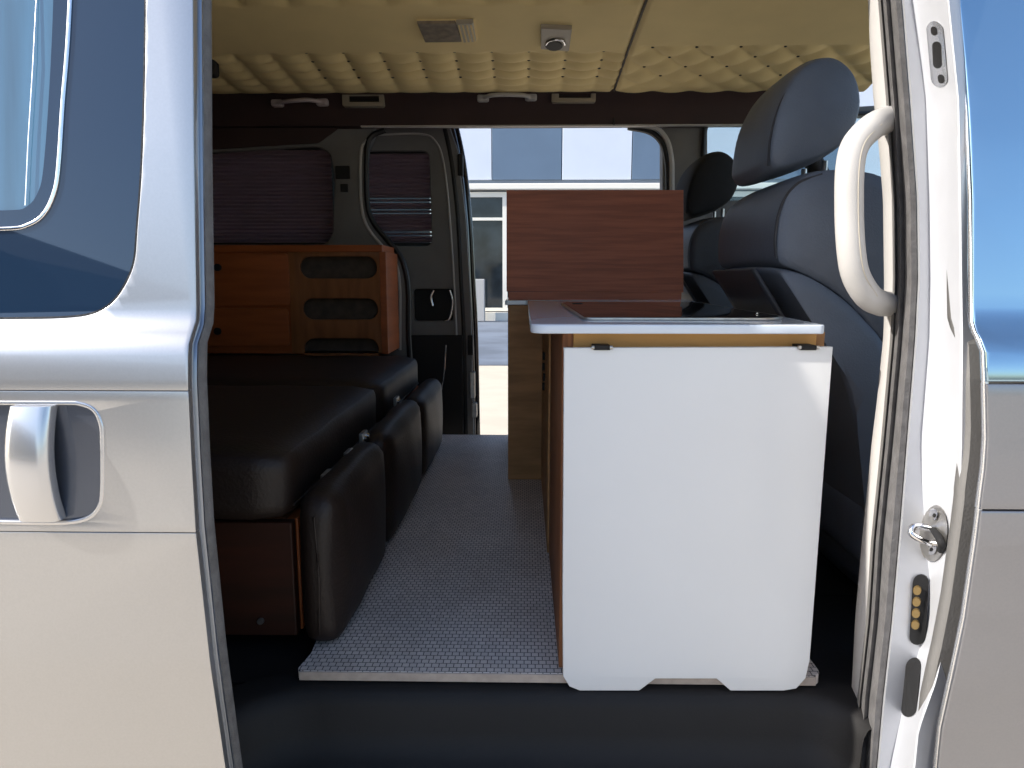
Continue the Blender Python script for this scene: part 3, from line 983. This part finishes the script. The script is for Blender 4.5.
obj('side_panel', boxm((xc1-.012, YC-.006, zc0), (xc1+.012, 2.72, zrow), .002), 'orange', cab)
obj('back_panel', boxm((-1.33, 2.705, zc0), (xc1-.013, 2.72, zrow)), 'orange', cab)
obj('frame', boxm((-1.33, YC+.004, zc0), (xs0-.001, YC+.02, zrow)), 'orange', cab)
for (x0, x1, y0, y1) in ((140, 288, 254, 305), (140, 288, 309, 345)):
    a = W(x0, y1, YC); b = W(x1, y0, YC)
    dr = obj('door', xzplate(rrect(a.x, b.x, a.z, b.z, .012, 4), [], YC-.008, .011, .002), 'orange', cab, 30)
    q = W(219, (y0+y1)/2-12 if y0 < 300 else 331, YC)
    b2 = bmesh.new(); cyl(b2, (q.x, YC-.012, q.z), (0, 1, 0), .013, .008, 18)
    obj('finger_hole', b2, 'trimdark', dr, 40)

# ================================================================ kitchen unit
kit = thing('kitchen_cabinet', 'plywood kitchen cabinet with a white hinged table flap hanging at its front', 'cabinet', (.25, 1.6, 0))
KX = .055
YK = 1.012
q1 = W(547, 340, 1.03)
def wall_px(x, Y): return W(x, 400, Y).x
xk = W(563.5, 480, YK).x
zc_b = W(700, 333.5, .985).z                                     # underside of worktop
xr1 = .425
obj('near_side_panel', boxm((xk-.004, YK, .001), (xk+.012, 1.47, zc_b), .0015), 'plyedge', kit)
obj('rear_side_panel', boxm((xk-.008, 1.475, .001), (xk+.010, 2.04, zc_b), .0015), 'ply', kit)
xe0 = W(508, 400, 2.05).x
obj('deep_front_panel', boxm((xe0, 2.045, .001), (xk+.012, 2.062, zc_b), .0015), 'ply', kit)
obj('deep_side_panel', boxm((xe0, 2.063, .001), (xe0+.016, 2.56, zc_b), .0015), 'ply', kit)
obj('back_panel', boxm((xe0+.017, 2.545, .001), (.45, 2.56, zc_b), .0015), 'ply', kit)
za = W(700, 348, .985).z
obj('apron', boxm((xk+.012, YK, za-.03), (xr1, YK+.016, zc_b), .0015), 'apron', kit)
obj('corner_post', boxm((xk+.013, YK+.017, .001), (xk+.03, YK+.035, za-.03)), 'plyedge', kit)
obj('front_panel', boxm((xk+.013, YK+.004, .02), (xr1-.01, YK+.016, za-.031)), 'ply', kit)
bm = loft([[(xr1, YK+.002, z), (xr1+.004, 1.15, z), (.44, 1.45, z), (.45, 1.7, z), (.46, 2.3, z), (.46, 2.54, z)] for z in (.001, zc_b)])
o = obj('cab_side_panel', bm, 'ply', kit); sd = o.modifiers.new('t', 'SOLIDIFY'); sd.thickness = .012; sd.offset = 1
# small knot / tie on the side
q = W(540, 350, 1.9)
for k, (dy, dz) in enumerate(((0, 0), (.02, -.03), (-.03, -.05), (.01, -.08))):
    bm = bmesh.new()
    cyl(bm, (xk-.011, 1.75+dy, q.z+dz), (1, 0, 0), .010, .006, 10)
    obj('catch', bm, 'trimdark', kit)
# flap
YT = .985
f = px2([(564.5, 349), (832, 348), (826, 470)], YT)
fz = [(565, 349), (832, 348), (823, 470), (815, 580), (809, 660), (805, 678), (796, 688), (784, 690), (731, 690), (717, 678), (655, 678), (639, 690), (580, 690), (570, 686), (564, 676), (563.5, 600)]
tb = obj('table_flap', xzplate(px2(fz, YT), [], YT, .014, .0015), 'white', kit, 30)
for x in (601, 806):
    a = W(x-8, 349, YT+.004); b = W(x+9, 345, YT+.004)
    hg = obj('hinge', boxm((a.x, YT-.003, a.z-.001), (b.x, YK, b.z), .0008), 'trimdark', kit)
    for xx in (a.x-.001, b.x+.001):
        b2 = bmesh.new()
        cyl(b2, (xx, YT-.003, (a.z+b.z)/2), (1, 0, 0), .0028, .004, 10)
        obj('hinge_pin', b2, 'steel', hg, 40)

# worktop
zct = W(700, 325, .965).z
pts = [(W(532, 325, .972).x, .972), (W(824, 325, .972).x, .972), (.434, 1.15), (.446, 1.45), (.46, 1.7), (.50, 2.3), (.50, 2.60), (xe0-.006, 2.60), (xe0-.006, 2.03), (W(532, 325, .972).x, 2.03)]
wt = tag(obj('worktop', xyplate(roundpoly(pts, [.022, .006, 0, 0, 0, 0, .01, .01, .004, .01]), [], zct, zct-zc_b-.0005, .002), 'counter', smooth=40), 'pale blue-white L-shaped worktop with glossy surface on the plywood cabinet', 'worktop')
# black glass hob/sink lid
ht = zct
hb = [(.088, 1.07), (.385, 1.07), (.415, 1.12), (.425, 1.45), (.445, 1.74), (.435, 1.80), (.105, 1.80), (.088, 1.74)]
hob = thing('cooktop', 'flush black glass cooktop lid with thin steel rim set in the worktop', 'cooktop', (.25, 1.4, ht))
hbr = roundpoly(hb, .02)
obj('rim', xyplate(hbr, [inset(hbr, .005)], ht+.004, .0038, .0008), 'steel', hob, 40)
obj('glass_lid', xyplate(inset(hbr, .0055), [], ht+.0045, .004, .0008), 'cook', hob, 40)
bm = bmesh.new(); cyl(bm, (.125, 1.66, ht+.0052), (0, 0, 1), .012, .0015, 16)
obj('button', bm, 'trimdark', hob, 40)
bm = bmesh.new(); cyl(bm, (.392, 1.18, ht+.0058), (0, 0, 1), .003, .002, 12)
obj('rivet', bm, 'chrome', hob, 40)
# upright wooden board
YB = 2.12
b0 = px2([(507, 291), (683, 292), (683, 190.5), (507, 190.5)], YB)
wb = tag(obj('wooden_board', xzplate(b0, [], YB, .016, .0015), 'board'), 'upright red-brown wooden board standing at the back of the worktop', 'board')
zbb = min(z for x, z in b0)
obj('foot_strip', boxm((b0[0][0]+.004, YB+.002, zct), (b0[1][0]-.004, YB+.014, zbb)), 'board', wb)

# ================================================================ seats
def make_seat(label, leather, dark):
    t = thing('front_seat', label, 'seat', (.60, 1.45, -.1), 'front seats of the van')
    Yn = 1.24
    up = px2([(776, 262), (774, 236), (777, 212), (786, 190), (800, 176), (820, 168), (858, 168), (888, 178), (902, 210), (906, 260), (904, 320), (898, 352), (880, 345), (858, 316), (832, 292), (800, 274)], Yn)
    bk = obj('backrest', puff(closedpath([(x, 0, z) for x, z in up], 4) and [(v.x, v.z) for v in closedpath([(x, 0, z) for x, z in up], 4)], 1.235, 1.61, shrink=.05), leather, t, 80)
    lo = px2([(776, 268), (800, 270), (834, 290), (862, 316), (886, 350), (898, 420), (905, 560), (872, 600), (862, 500), (846, 400), (822, 340), (796, 300)], Yn)
    obj('lower_backrest', puff([(v.x, v.z) for v in closedpath([(x, 0, z) for x, z in lo], 4)], 1.228, 1.615, shrink=.06), leather, t, 80)
    hp_ = px2([(744, 166), (747, 178), (756, 184), (782, 178), (812, 168), (838, 150), (852, 122), (852, 96), (842, 74), (822, 61), (798, 63), (778, 76), (762, 98), (750, 128)], 1.38)
    hcx, hcz = (W(796, 122, 1.40).x, W(796, 124, 1.40).z)
    prof_ = [(hcx+(v.x-hcx)*.86, hcz+(v.z-hcz)*.93) for v in closedpath([(x, 0, z) for x, z in hp_], 4)]
    hd = obj('headrest', puff(prof_, 1.30, 1.54, shrink=.16), leather, t, 80)
    sm_ = [W(x, y, 1.30) for x, y in [(800, 74), (782, 92), (772, 120), (768, 150), (767, 172)]]
    for dx in (-.02, .03):
        q = W(800, 180, 1.43)
        obj('headrest_post', tube([(q.x+.03, 1.43+dx*2, q.z-.07), (q.x+.03, 1.43+dx*2, q.z+.03)], .006, seg=8), 'steel', t, 60)
    # rear panel with pocket
    a = W(728, 318, 1.60); 
    rp = [(W(765, 268, Yn).x-.006, W(765, 268, Yn).z), (W(788, 306, Yn).x-.006, W(788, 306, Yn).z), (W(806, 340, Yn).x-.004, W(806, 340, Yn).z), (W(818, 380, Yn).x, W(818, 380, Yn).z)]
    bm = loft([[(x, y, z) for x, z in rp] for y in (1.27, 1.29, 1.41, 1.53, 1.55)])
    o = obj('rear_pocket', bm, dark, t, 40); sd = o.modifiers.new('t', 'SOLIDIFY'); sd.thickness = .006
    q = W(870, 560, 1.24)
    obj('seat_cushion', cushion((.84, 1.425, .14), (.22, .22, .07), .04, (0, 0, .01)), leather, t, 80)
    obj('seat_base', boxm((.68, 1.25, -.018), (.98, 1.64, .07), .01), 'trimdark', t)
    # piping along the near edge of the backrest
    p = [W(x, y, 1.236) for x, y in [(822, 174), (800, 182), (786, 196), (778, 216), (775, 240), (776, 258)]]
    obj('piping', tube(smoothpath(p), .0025, seg=6), dark, t, 60)
    p = [W(x, y, 1.305) for x, y in [(806, 74), (788, 90), (777, 112), (770, 140), (768, 166)]]
    obj('headrest_piping', tube(smoothpath(p), .0022, seg=6), dark, t, 60)
    return t
seat = make_seat('near front seat in grey leather with tall egg-shaped headrest beside the grab handle', 'leather', 'seatdark')
seat2 = seat.copy(); C.objects.link(seat2)
seat2.location = seat.location+Vector((.065, .925, 0))
seat2['label'] = 'far front seat, dark with round black headrest behind the wooden board'
for ch in list(seat.children):
    c = ch.copy(); C.objects.link(c); c.parent = seat2; c.matrix_parent_inverse = ch.matrix_parent_inverse.copy()
    if c.type == 'MESH':
        c.data = c.data.copy()
        if c.data.materials[0].name != 'zinc_steel':
            c.data.materials[0] = M['blackfab'] if c.name.startswith('headrest') else M['seatdark']

# ================================================================ ceiling fittings
def ceil_pt(px, py):
    Y = 2.0
    for _ in range(30):
        q = W(px, py, Y); e = zceil(Y)-.012-q.z
        Y += e*1.5
    return W(px, py, Y)
def ceil_plate(name, pts, m, down, parent, t=.01, bev=.002):
    q = [ceil_pt(x, y) for x, y in pts]
    bm = bmesh.new()
    a = [bm.verts.new(v+Vector((0, 0, -down))) for v in q]
    b = [bm.verts.new(v+Vector((0, 0, t-down))) for v in q]
    f = bm.faces.new(a); bm.faces.new(list(reversed(b)))
    n = len(q)
    for i in range(n):
        bm.faces.new((a[i], b[i], b[(i+1) % n], a[(i+1) % n]))
    if bev:
        bmesh.ops.bevel(bm, geom=list(f.edges), offset=bev, segments=2, affect='EDGES')
    return obj(name, bm, m, parent, 30)
lt = thing('ceiling_light', 'interior ceiling lamp with clear lens and ridged switch in the headliner', 'ceiling light', tuple(ceil_pt(447, 30)))
ceil_plate('frame', [(416, 20), (475, 19.5), (478, 40.5), (424, 41)], 'cream', .001, lt, .012)
ceil_plate('lens', [(417, 20.5), (455, 20), (462, 39), (425, 39.5)], 'lens', .009, lt, .012)
sw = ceil_plate('switch', [(456, 20), (473, 19), (476, 38), (463, 39)], 'greyplastic', .011, lt, .012)
for k in range(4):
    x = 458+k*4
    ceil_plate('ridge', [(x, 21), (x+1.6, 21), (x+5.6, 38), (x+4, 38)], 'cream', .0135, sw, .004, 0)
mv = thing('ceiling_speaker', 'small square dark grey fitting with oval opening right of the ceiling lamp', 'ceiling fitting', tuple(ceil_pt(555, 37)))
ceil_plate('frame', [(541, 24.5), (572, 26), (569, 48), (541, 46)], 'vent', .010, mv, .014)
ceil_plate('oval_opening', ell(554, 42, 9, 5, 18), 'trimdark', .0125, mv, .006)
p = [ceil_pt(x, y)+Vector((0, 0, -.013)) for x, y in [(546, 40), (549, 36.5), (556, 35), (563, 36), (565, 40)]]
obj('rim', tube(smoothpath(p), .0028, seg=8), 'chrome', mv, 60)
# rail grab handles and vents
def rail_handle(label, pts, m):
    Y = 2.655
    t = thing('ceiling_grab_handle', label, 'grab handle', tuple(W(pts[1][0], pts[1][1], Y)), 'small grab handles on the far rail')
    obj('grip', tube(smoothpath([W(x, y, Y-(0 if i in (0, len(pts)-1) else .03)) for i, (x, y) in enumerate(pts)]), .0075, seg=10), m, t, 60)
    for x, y in (pts[0], pts[-1]):
        q = W(x, y, Y)
        obj('mount', cushion((q.x, q.y+.006, q.z), (.022, .014, .013), .008, n=5), m, t, 60)
rail_handle('dull pink-grey grab handle on the dark rail above the drawer unit', [(277, 103), (290, 101), (308, 100), (322, 102)], 'pinkplastic')
rail_handle('light grey grab handle on the dark rail above the open far door', [(483, 98), (494, 95), (520, 95), (531, 97)], 'trimlight')
def vent(label, x0, y0, x1, y1):
    Y = 2.665
    a, b = W(x0, y1, Y), W(x1, y0, Y)
    t = thing('air_vent', label, 'air vent', ((a.x+b.x)/2, Y, a.z), 'air vents on the far rail')
    obj('frame', xzplate(rrect(a.x, b.x, a.z, b.z, .006, 3), [rrect(a.x+.022, b.x-.014, a.z+.012, b.z-.008, .003, 2)], Y-.018, .045, .002), 'vent', t, 30)
    n = 4
    for k in range(n):
        z = a.z+.014+(b.z-a.z-.024)*(k+.5)/n
        obj('slat', boxm((a.x+.02, Y-.012, z-.0012), (b.x-.012, Y+.01, z+.0012)), 'trimdark', t)
    obj('backing', boxm((a.x+.004, Y+.012, a.z+.004), (b.x-.004, Y+.02, b.z-.004)), 'trimdark', t)
vent('small slatted air vent beside the pink-grey handle at the rear', 344, 94, 384, 107)
vent('small slatted air vent right of the light grey handle', 552, 88, 595, 103)
q = ceil_pt(211, 62)
tag(obj('coat_hook', cushion((q.x, q.y, q.z-.018), (.022, .02, .03), .015, n=6), 'trimdark', smooth=60), 'dark rounded hook hanging from the headliner by the sliding door edge', 'hook')

# unseen dark shed added behind the photographer to mirror a wedge in the glass
sh = loft([[(x, y, z) for y, z in ((-9, GZ), (-9, zz_), (-15, zz_+.6), (-15, GZ))] for x, zz_ in ((-16, 6.0), (-7.9, 3.2), (-5.5, 1.7), (-3.6, .6))], True, None, True)
tag(obj('shed', sh, 'shed'), 'unseen dark low shed with sloping roof, added for its reflection in the sliding door glass', 'shed')
